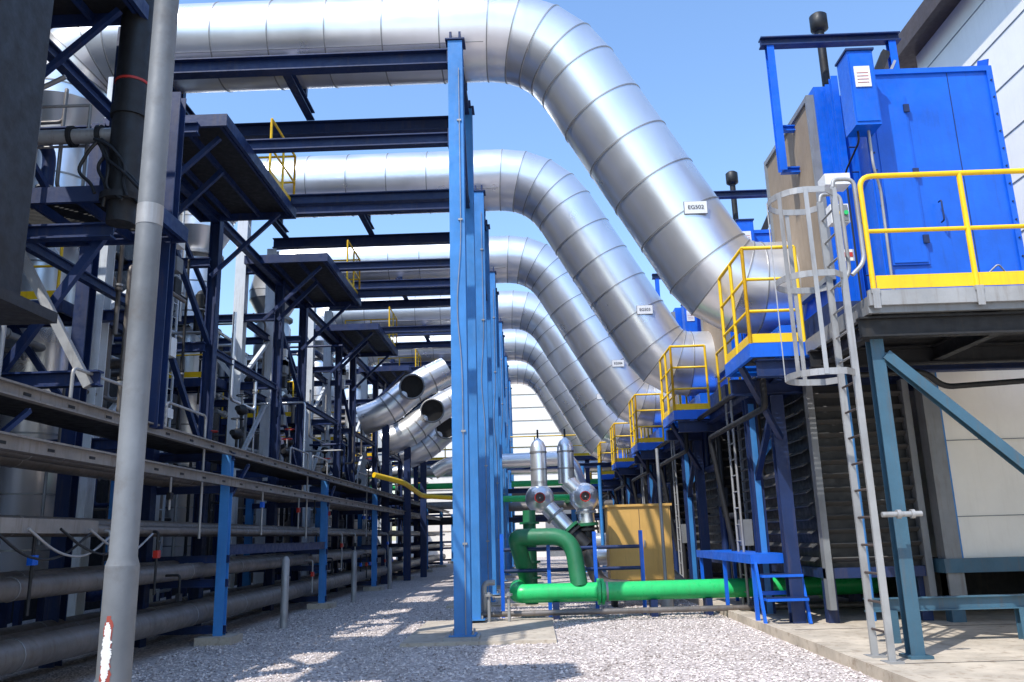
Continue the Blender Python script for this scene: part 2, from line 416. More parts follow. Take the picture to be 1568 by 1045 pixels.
# ---------------------------------------------------------------- pipe rack
b = B('pipe_rack')
for i in range(-1, 7):
    y = 13.5+ROW*i
    for x in (-4.95, -6.75):
        b.hb((x, y, 0.0), (x, y, 2.95), 0.15, 0.15, 'blue', (0, 1, 0), .014, .012)
        b.box(x-.28, x+.28, y-.28, y+.28, -.02, .12, 'conc')
    for z in (2.98, 2.45, 1.35, 0.98, 0.28):
        b.hb((-6.85, y+.02, z-.07), (-4.85, y+.02, z-.07), 0.1, 0.12, 'dblue', (0, 0, 1), .012, .01)
    b.obox((-4.95, y+.1, 2.2), (-4.95, y+1.0, 2.85), .05, .05, 'dblue', (1, 0, 0))
b.hb((-4.9, 13.6, 1.42), (-4.9, 19.9, 1.42), .06, .16, 'dblue', (0, 0, 1), .012, .01)
Y0, Y1 = 3.0, 50
def pipe(x, z, r, mat, ya=Y0, yb=Y1):
    b.tube([(x, ya, z), (x, yb, z)], r, mat, 18)
    y = ya+1.1+random.random()
    while y < yb and y < 40:
        b.flange((x, y, z), (0, 1, 0), r+.006, 'alud', .02, 18); y += 2.2
b.box(-4.93, -4.90, Y0, Y1, 2.92, 3.06, 'tray'); b.box(-4.90, -4.84, Y0, Y1, 3.04, 3.06, 'tray'); b.box(-4.90, -4.84, Y0, Y1, 2.92, 2.94, 'tray')
b.box(-4.87, -4.84, Y0, Y1, 2.42, 2.56, 'tray'); b.box(-4.84, -4.78, Y0, Y1, 2.54, 2.56, 'tray')
b.box(-4.86, -4.83, Y0, 9.3, 1.66, 1.80, 'tray')
k = Y0
while k < 40:
    b.box(-4.898, -4.892, k, k+.12, 2.97, 3.0, 'dark'); b.box(-4.838, -4.834, k+.4, k+.52, 2.46, 2.49, 'dark'); k += .8
b.box(-5.9, -5.0, Y0, Y1, 2.99, 3.0, 'dark'); b.box(-5.9, -5.88, Y0, Y1, 3.0, 3.09, 'tray')
for k in range(5): b.tube([(-5.15-.12*k, Y0, 3.03), (-5.15-.12*k, Y1, 3.03)], .03, 'black', 8)
pipe(-5.2, 1.72, .055, 'mid'); pipe(-5.4, 1.78, .08, 'mid'); pipe(-5.75, 1.76, .11, 'mid'); pipe(-6.2, 1.76, .1, 'mid')
pipe(-5.2, 2.52, .06, 'mid'); pipe(-5.5, 2.55, .09, 'mid'); pipe(-6.0, 2.58, .14, 'mid')
pipe(-5.3, 1.12, .12, 'mid'); pipe(-5.75, 1.14, .14, 'mid'); pipe(-6.25, 1.12, .12, 'mid')
pipe(-5.28, .47, .165, 'mid'); pipe(-5.85, .45, .15, 'mid'); pipe(-6.4, .45, .15, 'mid')
for i, y in enumerate((8.8, 11.2, 17.2, 19, 24)):
    b.tube(rp([(-5.0, y, 3.1), (-5.0, y, 3.45), (-5.0, y+1.4, 3.45), (-5.0, y+1.4, 1.6)], .08), .02, 'galv', 8)
for y in (10.6, 16.6, 22):
    b.tube([(-4.55, y+5, 0), (-4.55, y+5, 1.2), (-4.55, y+5, 1.26)], [.07, .07, .03], 'galv', 14)
for k in range(30):
    y = random.uniform(7.5, 34); x = random.choice((-5.2, -5.4, -5.3)); zt = random.choice((1.7, 1.1, 2.5)); 
    b.tube(rp([(x, y, zt), (x+.22, y, zt), (x+.22, y, zt-random.uniform(.3, 1.0))], .05), .018, random.choice(('galv', 'dark')), 8)
    b.box(x+.19, x+.25, y-.05, y+.05, zt-.35, zt-.25, random.choice(('red', 'dark', 'vblue', 'dark')))
b.finish()
b = B('electric_cables')
for k in range(4):
    y = 7.4+k*.5
    pts = [(-4.8+.03*k, y, 1.7), (-4.76, y+.5, 1.42+.04*k), (-4.78, y+1.1, 1.40), (-4.8, y+1.7, 1.66)]
    b.tube(rp(pts, .5, 6), .014, 'galv' if k % 2 else 'black', 6)
b.finish()

# ---------------------------------------------------------------- near left: pole, black pipe, panel
b = B('steel_pole')
P = (-1.41, 2.90); r1, r2 = .055, .046
b.tube([(P[0], P[1], 0), (P[0], P[1], 1.44)], r1, 'pole', 32)
b.tube([(P[0], P[1], 1.44), (P[0], P[1], 1.47), (P[0], P[1], 5.5)], [r1, r2, r2], 'pole', 32)
b.tube([(P[0], P[1], 2.68), (P[0], P[1], 2.76)], r2+.0015, 'galv', 32)
def patch(z0, z1, a0, a1, mat, seed, off=.0015):
    r_ = random.Random(seed); n = 60; vs = []; fs = []; w = 1
    for i in range(n+1):
        z = z0+(z1-z0)*i/n
        w = .6*w+.4*r_.uniform(.35, 1.2)
        ww = (a1-a0)/2*max(.05, math.sin(math.pi*min(.99, max(.01, i/n))))**.35*w; c_ = (a0+a1)/2+r_.uniform(-.04, .04)
        for j in range(6):
            a = c_-ww+2*ww*j/5; vs.append((P[0]+(r1+off)*math.cos(a), P[1]+(r1+off)*math.sin(a), z))
    for i in range(n):
        for j in range(5): fs.append((i*6+j, i*6+j+1, (i+1)*6+j+1, (i+1)*6+j))
    b.add(vs, fs, mat, True)
patch(0.80, 1.28, -2.1, -1.2, 'redpr', 8, .001)
patch(0.62, 1.06, -2.4, -1.2, 'flake', 2, .002); patch(1.07, 1.26, -2.0, -1.35, 'flake', 3, .002); patch(.3, .62, -2.4, -1.2, 'flake', 5, .002)
b.finish()

b = B('black_vent_pipe')
x, y = -4.72, 9.0
b.tube([(x, y, 5.5), (x, y, 11.5)], .19, 'black', 28)
b.flange((x, y, 6.62), (0, 0, 1), .215, 'black', .12, 28); b.flange((x, y, 7.02), (0, 0, 1), .2, 'red', .03, 28)
b.flange((x, y, 8.6), (0, 0, 1), .2, 'dark', .05, 28)
b.flange((x, y, 5.5), (0, 0, 1), .25, 'dark', .08, 20); b.tube([(x, y, 5.5), (x, y, 5.2)], .16, 'dark', 20)
b.tube(rp([(-6.6, y, 6.35), (x-.1, y, 6.35)], .1), .09, 'galv', 16)
for q in (-6.3, -5.4, -5.05): b.flange((q, y, 6.35), (1, 0, 0), .13, 'dark', .05, 16)
for k in range(7):
    r_ = random.Random(k)
    pts = [V((x-.2-.1*r_.random(), y-.2, 6.2))]
    for j in range(4): pts.append(pts[-1]+V((r_.uniform(-.15, .25), r_.uniform(-.05, .05), -r_.uniform(.1, .3))))
    b.tube(rp(pts, .1), .02, r_.choice(['black', 'dark', 'brown']), 8)
b.hb((x-.3, y+.3, 5.9), (x-.3, y+.3, 8.0), .14, .14, 'dblue', (0, 1, 0))
b.finish()

b = B('vent_support_frame')
for (x, y) in ((-6.4, 9.2), (-6.4, 11.4), (-4.9, 10.6)):
    b.hb((x, y, 0 if x < -5 else 3.0), (x, y, 7.8), .2, .2, 'dblue', (0, 1, 0))
b.grating(-6.6, -4.6, 9.1, 10.6, 5.75)
b.obox((-6.3, 9.15, 5.5), (-5.0, 9.15, 3.3), .10, .08, 'galv', (0, 1, 0))
b.obox((-6.3, 9.4, 3.4), (-5.0, 9.4, 5.4), .1, .08, 'dblue', (0, 1, 0))
b.hb((-8.6, 9.2, 5.2), (-4.9, 9.2, 5.2), .14, .18, 'dblue', (0, 0, 1)); b.hb((-8.6, 9.2, 3.4), (-4.9, 9.2, 3.4), .14, .18, 'dblue', (0, 0, 1))
b.hb((-8.6, 11.4, 7.7), (-4.9, 11.4, 7.7), .14, .18, 'dblue', (0, 0, 1))
b.rail([(-6.55, 9.15, 5.75), (-5.3, 9.15, 5.75)], 1.1, 'galv', .02, .6, False)
b.tube(rp([(-5.9, 8.9, 2.9), (-5.9, 8.9, 6.9), (-5.5, 8.9, 7.1)], .1), .03, 'galv', 10)
b.finish()

b = B('switchgear_enclosure')
ox = -.40
b.box(-4.6+ox, -3.22+ox, 4.8, 5.6, 3.2, 8.5, 'black'); b.box(-3.22+ox, -3.17+ox, 4.75, 4.85, 3.2, 8.5, 'dark'); b.box(-3.42+ox, -3.39+ox, 4.77, 4.80, 3.2, 8.5, 'grey')
b.box(-4.7+ox, -3.05+ox, 4.6, 5.8, 3.12, 3.2, 'black')
b.hb((-4.4+ox, 5.3, 0), (-4.4+ox, 5.3, 3.12), .16, .16, 'dark')
b.finish()

# ---------------------------------------------------------------- right: filter houses
b = B('air_filter_house')
X0, X1, Ya, Yb, Z0, Z1 = 5.0, 6.95, 11.0, 14.4, 4.62, 8.02
b.box(X0, X1, Ya, Yb, Z0, Z1, 'vblue')
for (xa, xb, za, zb) in ((X0+.02, X0+.1, Z0, Z1-.09), (X1-.1, X1-.02, Z0, Z1-.09), (X0+.02, X1-.02, Z1-.09, Z1-.01), (X0+.1, X1-.1, Z0+.001, Z0+.08)):
    b.box(xa, xb, Ya-.035, Ya-.001, za, zb, 'vblue')
b.box(5.10, 5.62, Ya-.03, Ya-.002, 5.0, 7.6, 'vblue')
b.box(5.13, 5.59, Ya-.045, Ya-.03, 5.03, 7.57, 'vblue')
for z in (5.3, 6.3, 7.3): b.box(5.56, 5.64, Ya-.07, Ya-.045, z, z+.12, 'dblue')
for k in range(12):
    for xx in (X0+.06, X1-.06): b.tube([(xx, Ya-.036, 4.8+k*.27), (xx, Ya-.05, 4.8+k*.27)], .014, 'dblue', 6)
b.box(6.28, 6.29, Ya-.006, Ya-.001, 4.7, 7.93, 'dblue')
b.tube(rp([(5.85, Ya-.05, 5.6), (5.85, Ya-.13, 5.6), (5.85, Ya-.13, 5.9), (5.85, Ya-.05, 5.9)], .03), .012, 'dblue', 6)
b.tube(rp([(6.4, Ya-.03, 4.85), (6.5, Ya-.1, 4.95), (6.62, Ya-.03, 4.85)], .05), .012, 'galv', 6)
for xx in (5.02, 6.9): b.obox((xx, Ya, Z1), (xx, Ya+.25, Z1+.12), .02, .2, 'vblue', (0, 0, 1))
b.box(4.68, 5.0, 11.9, 14.6, 4.7, 8.3, 'vblue')
b.box(4.60, 4.68, 12.0, 14.3, 5.2, 8.1, 'tan')
for yy in (11.93, 14.3): b.box(4.56, 4.69, yy, yy+.07, 5.12, 8.18, 'grey')
for zz in (5.12, 8.1): b.box(4.565, 4.688, 12.0, 14.3, zz, zz+.08, 'grey')
for yy in (11.55, 11.8): b.hb((4.86, yy, 4.15), (4.86, yy, 8.25), .1, .1, 'vblue', (0, 1, 0), .012)
b.box(4.7, 5.06, 10.6, 10.98, 6.95, 8.1, 'vblue'); b.box(4.68, 5.08, 10.57, 11.0, 8.1, 8.13, 'dblue')
b.box(4.72, 5.04, 10.585, 10.598, 7.0, 8.05, 'vblue')
b.box(4.76, 4.98, 10.57, 10.583, 7.52, 7.84, 'white')
for k in range(4): b.box(4.79, 4.95, 10.566, 10.569, 7.58+k*.05, 7.588+k*.05, 'red')
b.tube(rp([(4.95, 10.8, 6.95), (4.95, 10.8, 6.4), (5.05, 10.9, 6.1), (5.05, 10.95, 4.3)], .1), .02, 'galv', 8)
b.tube(rp([(4.8, 10.8, 6.95), (4.8, 10.8, 6.8), (4.8, 11.4, 6.6), (4.8, 11.4, 4.3)], .1), .015, 'black', 8)
for k in range(9): b.tube([(4.9, 11.4, 4.6+.4*k), (5.0, 11.4, 4.6+.4*k)], .012, 'dblue', 6)
for (xx, yy) in ((4.3, 12.6), (6.35, 12.6)):
    b.hb((xx, yy, 7.2 if xx < 5 else 8.02), (xx, yy, 9.5), .12, .12, 'vblue', (0, 1, 0), .012)
b.hb((4.15, 12.6, 9.56), (6.5, 12.6, 9.56), .16, .16, 'dblue', (0, 0, 1))
b.hb((4.3, 12.7, 8.0), (4.7, 12.7, 8.0), .1, .1, 'vblue', (0, 0, 1)); b.hb((4.3, 12.7, 7.25), (4.7, 12.7, 7.25), .1, .1, 'vblue', (0, 0, 1))
b.obox((5.6, 12.6, 8.02), (6.25, 12.6, 9.3), .14, .1, 'dark', (0, 1, 0)); b.obox((5.8, 12.55, 8.02), (6.35, 12.55, 9.1), .04, .04, 'galv', (0, 1, 0))
b.tube([(5.35, 13, 8.0), (5.35, 13, 10.05)], .07, 'dark', 16)
b.tube([(5.35, 13, 10.0), (5.35, 13, 10.04), (5.35, 13, 10.30), (5.35, 13, 10.34)], [.09, .15, .15, .1], 'black', 18)
b.box(4.3, 7.2, 11.3, 15.2, 4.2, 4.6, 'dblue'); b.box(4.1, 5.0, 13.0, 15.0, 4.2, 4.7, 'vblue')
b.box(4.76, 5.0, 13.0, 15.0, 4.7, 6.6, 'vblue')
rows(b.finish())

# row platforms, level 4.1
b = B('duct_inlet_platform')
b.grating(3.2, 4.3, 11.6, 13.15, 4.1, 'vblue')
b.rail([(4.0, 11.63, 4.1), (3.23, 11.63, 4.1), (3.23, 13.12, 4.1)], 1.45, 'yellow', .028, .75, True, 2)
b.grating(4.2, 5.0, 13.2, 18.1, 4.0, 'dblue')
b.rail([(4.2, 15.2, 4.0), (4.2, 17.9, 4.0)], 1.3, 'yellow', .028, .9)
b.hb((3.3, 13.3, 3.75), (8.5, 13.3, 3.75), .15, .25, 'dblue'); b.hb((3.3, 11.7, 3.75), (8.5, 11.7, 3.75), .15, .25, 'dblue')
b.hb((4.0, 14.9, .1), (4.0, 14.9, 3.8), .2, .2, 'dblue', (0, 1, 0)); b.hb((4.0, 13.3, .1), (4.0, 13.3, 3.6), .2, .2, 'dblue', (0, 1, 0))
b.box(3.95, 4.05, 14.78, 14.797, .1, 3.7, 'blue')
b.obox((4.0, 14.9, 2.3), (4.0, 13.4, 3.5), .09, .09, 'dblue', (1, 0, 0)); b.obox((4.0, 14.9, 2.6), (4.9, 14.9, 3.7), .09, .09, 'blue', (0, 1, 0))
b.hb((4.0, 13.0, 3.9), (4.0, 19.5, 3.9), .15, .2, 'dblue', (0, 0, 1))
b.obox((3.25, 12.4, 3.95), (4.0, 13.2, 2.9), .08, .08, 'dblue')
b.tube(rp([(3.6, 12.5, 3.8), (3.6, 12.5, 3.3), (3.6, 16.5, 3.3), (3.9, 16.5, 1.0)], .15), .05, 'dark', 12)
b.tube([(3.75, 12.3, 3.9), (3.75, 18.5, 3.9)], .05, 'dark', 10)
for dy in (0, .4): b.tube([(3.85, 15.6+dy, .1), (3.85, 15.6+dy, 4.0)], .025, 'galv', 6)
for k in range(12): b.tube([(3.85, 15.6, .4+.3*k), (3.85, 16.0, .4+.3*k)], .012, 'galv', 6)
for k, (yy, zz) in enumerate(((13.9, 2.4), (17.2, 1.8), (18.6, 2.9))):
    b.tube(rp([(4.2, yy, .1), (4.2, yy, zz), (4.2, yy+1.2, zz), (4.2, yy+1.2, 3.8)], .12), .04+.02*k, ('mid', 'dark', 'dblue')[k], 10)
    b.flange((4.2, yy, zz-.5), (0, 0, 1), .11, 'dark', .04, 12)
b.box(4.1, 4.3, 16.6, 16.9, 1.2, 1.7, 'grey'); b.box(4.1, 4.25, 18.2, 18.5, 2.0, 2.4, 'dark')
rows(b.finish())

b = B('louvred_cooler')
b.box(4.45, 5.95, 13.12, 17.5, .9, 3.7, 'black')
for k in range(13):
    z = 1.02+k*.21
    b.obox((4.5, 13.05, z), (5.9, 13.05, z), .11, .018, 'louv', (0, .55, .83))
for k in range(13):
    z = 1.02+k*.21
    b.obox((4.38, 13.3, z), (4.38, 17.3, z), .10, .018, 'louv', (-.55, 0, .83))
for xx in (4.45, 5.95): b.box(xx-.05, xx+.05, 12.96, 13.12, .3, 3.75, 'grey')
b.box(4.4, 4.5, 17.4, 17.5, .3, 3.75, 'grey'); b.box(4.4, 6, 13.0, 17.5, .75, .9, 'dblue')
for (xx, yy) in ((4.5, 13.1), (5.9, 13.1), (4.5, 17.4)): b.box(xx-.08, xx+.08, yy+.03, yy+.19, .1, .75, 'dblue')
rows(b.finish())

b = B('dark_backing_block')  # dark blocks added to keep the space around the right platforms dark
b.box(6.3, 9.0, 15.0, 62, .1, 3.95, 'dark')
b.box(7.1, 9.0, 20, 62, 3.95, 6.5, 'dark')
b.finish()

b = B('cream_equipment_enclosure')
b.box(6.35, 9.0, 12.9, 14.9, 1.0, 3.9, 'cream')
for z in (1.6, 2.75): b.box(6.42, 9.0, 12.885, 12.899, z, z+.012, 'grey')
b.box(6.1, 6.34, 12.75, 13.0, .3, 3.95, 'grey'); b.box(6.36, 6.42, 12.86, 12.899, 1.0, 3.9, 'blue')
b.box(6.05, 9.2, 12.7, 13.1, .8, 1.0, 'teal')
for xx in (6.2, 7.6, 8.8): b.box(xx-.1, xx+.1, 12.8, 13.0, .1, .8, 'teal')
b.finish()

# near platform
b = B('service_platform')
b.grating(3.98, 9.0, 9.3, 11.55, 4.1, 'grey', 'galv')
b.box(3.98, 9.0, 9.25, 9.295, 3.98, 4.16, 'galv')
b.box(4.0, 9.0, 9.36, 11.5, 3.92, 3.94, 'dark')
b.hb((3.9, 9.45, 3.76), (9.2, 9.45, 3.76), .14, .24, 'dark', (0, 0, 1)); b.hb((3.9, 11.2, 3.76), (9.2, 11.2, 3.76), .14, .24, 'dark', (0, 0, 1))
for x in (4.1, 5.6, 7.2, 8.8): b.hb((x, 9.5, 3.78), (x, 11.2, 3.78), .12, .2, 'dark', (0, 0, 1))
h = 1.45; z = 4.14
yR = 9.28
b.tube(rp([(4.06, yR, z), (4.06, yR, z+h), (8.9, yR, z+h)], .16), .032, 'yellow', 12)
b.tube([(4.06, yR, z+.75), (8.9, yR, z+.75)], .026, 'yellow', 10)
for x in (5.25, 6.45, 7.65, 8.9): b.tube([(x, yR, z), (x, yR, z+h)], .032, 'yellow', 12)
b.box(4.1, 8.95, yR-.008, yR+.004, z+.04, z+.2, 'yellow')
for x in (4.06, 5.25, 6.45): b.box(x-.05, x+.05, yR-.05, yR+.03, z-.02, z+.035, 'galv'); b.box(x-.04, x+.04, yR-.05, yR-.036, z-.2, z-.02, 'galv')
b.hb((4.12, 9.6, .12), (4.12, 9.6, 3.64), .15, .15, 'teal', (0, 1, 0), .014)
b.hb((8.9, 9.6, .12), (8.9, 9.6, 3.64), .17, .17, 'teal', (0, 1, 0), .014)
b.box(4.0, 4.25, 9.45, 9.75, .1, .13, 'teal')
b.hb((4.2, 9.55, 3.45), (7.6, 9.55, 0.2), .12, .12, 'teal', (0, 1, 0), .014)
b.hb((4.1, 10.8, .55), (9.0, 10.8, .55), .12, .16, 'teal', (0, 0, 1), .014)
for x in (4.4, 6, 8.2): b.hb((x, 10.8, .1), (x, 10.8, .47), .12, .12, 'teal', (0, 1, 0), .014)
b.tube([(3.82, 9.28, 1.62), (4.25, 9.28, 1.62)], .03, 'galv', 10)
for x in (4.0, 4.15): b.flange((x, 9.28, 1.62), (1, 0, 0), .05, 'galv', .04, 12)
b.tube(rp([(4.4, 11.1, 3.5), (5.4, 11.1, 3.52), (5.6, 11.1, 3.3), (7.8, 11.1, 3.4)], .2), .04, 'dark', 10)
b.tube([(4.4, 11.4, .3), (4.4, 11.4, 3.6)], .05, 'blue', 10)
b.finish()

b = B('caged_ladder')
LX = 3.72; LT = 5.45
for y in (9.25, 9.70):
    b.obox((LX, y, .12), (LX, y, LT), .035, .075, 'galv', (1, 0, 0)); b.box(LX-.1, LX+.1, y-.07, y+.07, .1, .125, 'galv')
k = .4
while k < 5.3:
    b.tube([(LX, 9.25, k), (LX, 9.70, k)], .014, 'brown' if k < 3.2 else 'galv', 8); k += .3
def hoop(z, x0=LX, w=.36):
    c = V((x0-.34, 9.475, z))
    pts = [V((x0, 9.25, z)), V((x0-.15, 9.475-w, z))] + [c+V((-w*math.sin(a), -w*math.cos(a), 0)) for a in np.linspace(0.1, math.pi-.1, 13)] + [V((x0-.15, 9.475+w, z)), V((x0, 9.70, z))]
    for p_, q_ in zip(pts[:-1], pts[1:]): b.obox(p_, q_, .012, .075, 'galv', (0, 0, 1))
for z in (3.2, 4.35, 5.38): hoop(z)
for a in (0.1, .95, 1.9, 3.04):
    x = LX-.34-.37*math.sin(a); y = 9.475-.37*math.cos(a)
    b.obox((x, y, 3.17), (x, y, 5.41), .05, .012, 'galv', (math.sin(a), math.cos(a), 0))
for y in (9.25, 9.70):
    b.tube(rp([(LX, y, LT), (LX+.02, y, LT+.1), (LX+.26, y, LT+.1), (LX+.26, y, 4.5), (LX+.1, y, 4.35)], .1), .025, 'galv', 8)
b.finish()

b = B('junction_box')
b.box(3.92, 4.15, 9.9, 10.05, 5.25, 5.5, 'white'); b.box(3.94, 4.13, 9.88, 9.9, 5.27, 5.48, 'grey')
b.tube([(3.97, 9.86, 5.37), (3.97, 9.9, 5.37)], .03, 'red', 10); b.tube([(4.04, 9.86, 5.37), (4.04, 9.9, 5.37)], .03, 'yellow', 10); b.tube([(4.1, 9.86, 5.37), (4.1, 9.9, 5.37)], .03, 'green', 10)
b.box(3.88, 4.2, 9.85, 10.1, 5.75, 5.9, 'white'); b.tube([(4.04, 10.0, 4.1), (4.04, 10.0, 5.75)], .03, 'galv', 10)
b.box(4.02, 4.16, 9.93, 9.95, 4.75, 4.9, 'white'); b.box(4.04, 4.14, 9.924, 9.93, 4.8, 4.86, 'red')
b.finish()

# cream building on the right
b = B('cream_clad_building')
b.box(9.2, 22, -1, 17.2, 0, 12.0, 'cream')
for k in range(12): b.box(9.185, 9.2, -1, 17.2, 1.0+k*.95, 1.015+k*.95, 'grey')
b.box(8.75, 22.5, -1.5, 17.7, 12.0, 12.25, 'brown'); b.box(8.65, 8.8, -1.5, 17.7, 11.85, 12.3, 'brown')
b.box(9.15, 9.2, 4, 6, 3.5, 5.5, 'dark')
b.finish()
b = B('distant_cream_building')
b.box(-10, 13, 62, 75, 0, 14.5, 'cream')
for k in range(14): b.box(-10, 13, 61.95, 62, 1+k, 1.02+k, 'tan')
b.box(-10.2, 13.2, 61.8, 75.2, 14.5, 14.8, 'brown')
b.box(1, 4, 61.9, 61.95, 0, 4.2, 'grey')
b.finish()

# ---------------------------------------------------------------- blue steps
b = B('blue_step_platform')
b.box(3.42, 4.15, 13.4, 17.8, 1.06, 1.11, 'vblue'); b.box(3.40, 3.42, 13.4, 17.8, .98, 1.12, 'vblue')
b.box(3.42, 4.15, 13.38, 13.4, .98, 1.12, 'vblue')
for z, y in ((.78, 13.28), (.44, 13.12)):
    b.box(3.5, 4.12, y-.1, y+.12, z, z+.04, 'vblue')
    for q in range(5): b.box(3.5, 4.12, y-.09+.045*q, y-.075+.045*q, z+.04, z+.052, 'dblue')
for x in (3.46, 4.13):
    b.obox((x, 13.4, 1.0), (x, 13.1, .1), .04, .07, 'vblue', (0, 1, 0)); b.box(x-.03, x+.03, 13.5, 13.56, .1, 1.0, 'vblue')
    for y in (15.5, 17.6): b.box(x-.03, x+.03, y, y+.06, .1, 1.06, 'vblue')
b.box(3.46, 4.13, 13.51, 13.55, .5, .56, 'vblue')
b.finish()

# ---------------------------------------------------------------- green cooling water pipe
b = B('green_cooling_water_pipe')
gz = .46; gy = 16.0
b.tube([(-.05, gy, gz), (6.6, gy, gz)], .17, 'green', 28)
b.tube(rp([(.0, gy, gz), (-.3, gy, gz), (-.3, gy+.9, gz+.05)], .3, 8), .17, 'green', 24)
for x in (1.2, 5.3): b.flange((x, gy, gz), (1, 0, 0), .235, 'green', .05, 28); b.flange((x+.07, gy, gz), (1, 0, 0), .235, 'green', .05, 28)
b.flange((1.35, gy, gz), (1, 0, 0), .18, 'galv', .04, 28)
b.tube(rp([(-.1, gy+.3, 1.48), (.75, gy+.2, 1.48), (.85, gy, gz+.1)], .42, 9), .16, 'dgreen', 24)
b.tube(rp([(-.1, gy+.3, 1.48), (-.32, gy+.3, 1.48), (-.1, gy+.9, .6)], .22, 6), .16, 'dgreen', 24)
b.tube([(-.05, 16.9, .2), (-.05, 16.9, 2.0)], .13, 'dgreen', 20)
for z in (.7, 1.0, 1.75): b.flange((-.05, 16.9, z), (0, 0, 1), .2, 'dgreen', .04, 20)
for x in (.4, 2.2, 3.2, 5.9): b.box(x-.06, x+.06, gy-.15, gy+.15, 0.0, gz-.16, 'dblue')
b.finish()
b = B('ground_service_pipe')
b.tube([(-1.0, 15.4, .16), (6, 15.4, .16)], .05, 'mid', 12); b.tube([(-.9, 15.7, .12), (3.4, 15.7, .12)], .035, 'mid', 10)
b.tube(rp([(-.9, 15.5, .16), (-.9, 15.5, .7), (-.7, 15.5, .7)], .1), .05, 'galv', 12)
for x in (-.8, -.45): b.tube([(x, 15.2, 0), (x, 15.2, .55)], .03, 'galv', 10); b.flange((x, 15.2, .5), (0, 0, 1), .07, 'galv', .04, 12)
b.finish()

for k, (x, y) in enumerate(((.18, 17.4), (.75, 17.4))):
    b = B('silver_valve_standpipe')
    b.tube([(x, y, 2.55), (x, y, 3.3), (x, y, 3.42), (x, y, 3.5)], [.17, .17, .12, .03], 'alu', 24)
    b.tube([(x, y, 3.5), (x, y, 3.68)], .02, 'dark', 8); b.flange((x, y, 3.2), (0, 0, 1), .18, 'alud', .04, 24)
    b.flange((x, y, 2.85), (0, 0, 1), .18, 'alud', .03, 24)
    c = V((x+(.0 if k == 0 else .35), y, 2.25)); sp = []; rr = []
    for j in range(9):
        t = -1+2*j/8; sp.append(c+V((0, .3*t, 0))); rr.append(max(.02, .3*math.sqrt(max(0, 1-t*t))))
    b.tube(sp, rr, 'alu', 24)
    b.tube([V((x, y, 2.6)), c], .17, 'alu', 24)
    b.tube([c-V((0, .28, 0)), c-V((0, .36, 0))], .1, 'brown', 14)
    ring = [c+V((.10*math.cos(a), -.42, .10*math.sin(a))) for a in np.linspace(0, 6.283, 13)]
    b.tube(ring, .012, 'red', 6, False); b.tube([c-V((0, .3, 0)), c-V((0, .43, 0))], .015, 'galv', 8)
    if k == 0: e = [c, V((.75, y-.1, 1.6)), V((1.1, y-.2, 1.25))]
    else: e = [c, V((x+.38, y, 1.7)), V((x+.38, y, .9))]
    b.tube(e[:2], .17, 'alu', 24); b.tube(e[1:], .16, 'black', 24)
    d = e[1]-e[0]
    b.flange(e[0].lerp(e[1], .55), d, .22, 'galv', .05, 24); b.flange(e[1], d, .24, 'dgreen', .06, 24); b.flange(e[1]+d.normalized()*.1, d, .24, 'dark', .05, 24)
    b.finish()
b = B('valve_platform_railing')
for z in (.85, 1.25): b.tube([(-.6, 16.5, z), (2.1, 16.5, z)], .035, 'dblue', 10)
for x in (-.6, .3, 1.2, 2.1): b.obox((x, 16.5, 0), (x, 16.5, 1.55), .07, .07, 'vblue')
b.finish()

b = B('ochre_control_cabinet')
b.box(1.62, 2.95, 18.0, 18.7, .5, 2.05, 'ochre'); b.box(1.58, 2.99, 17.95, 18.75, 2.05, 2.1, 'ochre')
b.box(1.66, 2.91, 17.985, 17.999, .55, 2.0, 'ochre'); b.box(2.28, 2.29, 17.98, 17.986, .55, 2.0, 'brown')
for x in (1.7, 2.87): b.box(x-.05, x+.05, 18.1, 18.6, 0, .5, 'dark')
b.box(2.35, 2.38, 17.95, 17.985, 1.2, 1.35, 'galv')
b.finish()
b = B('vent_standpipe')
b.tube(rp([(2.65, 17.3, 0), (2.65, 17.3, 3.2)], .1), .035, 'galv', 10); b.tube([(2.65, 17.3, 0), (2.65, 17.3, .45), (2.65, 17.3, .5)], [.13, .13, .04], 'galv', 16)
b.flange((2.65, 17.3, .3), (0, 0, 1), .17, 'galv', .04, 16); b.flange((2.65, 17.3, .42), (0, 0, 1), .17, 'galv', .04, 16)
b.finish()
b = B('silver_elbow_pipe')
b.tube(rp([(3.3, 19.5, .3), (2.6, 19.5, 1.0), (1.4, 19.5, 1.0)], .4), .2, 'alu', 20)
b.tube(rp([(1.1, 17.2, 1.2), (1.3, 17.2, .5), (1.9, 17.2, .45)], .3), .14, 'mid', 20)
b.finish()

# ---------------------------------------------------------------- open-ended inclined exhaust stubs further down the aisle
for k, (x, y, z) in enumerate(((-4.25, 29.5, 7.05), (-3.75, 31.5, 6.45), (-3.45, 34, 6.1))):
    b = B('open_exhaust_elbow')
    a_ = V((x+1.2, y+1.2, z+.65)); c_ = V((x, y+.9, z)); e_ = V((x-1.0, y+.6, z-.95)); g_ = V((x-1.9, y+.6, z-1.25))
    q = rp([a_, c_, e_, g_], .7, 5)
    b.tube(q, .55, 'alu', 32)
    for j in (1, 4, 7, 9): b.flange(q[j], V(q[j+1])-V(q[j-1]), .565, 'alud', .05, 32)
    n0 = V((x, y+.9, z)); nd = V((.05, -1, -.15)).normalized()
    b.tube([n0, n0+nd*.85], .44, 'alu', 28, False); 
    rr_ = [n0+nd*.85+V((.45*math.cos(t), .0, .45*math.sin(t))) for t in np.linspace(0, 6.283, 25)]
    b.tube(rr_, .035, 'galv', 8, False)
    b.tube([n0+nd*.62, n0+nd*.66], .43, 'black', 28)
    b.hb((e_.x, e_.y, 0), (e_.x, e_.y, e_.z-.5), .24, .24, 'dblue', (0, 1, 0))
    b.finish()
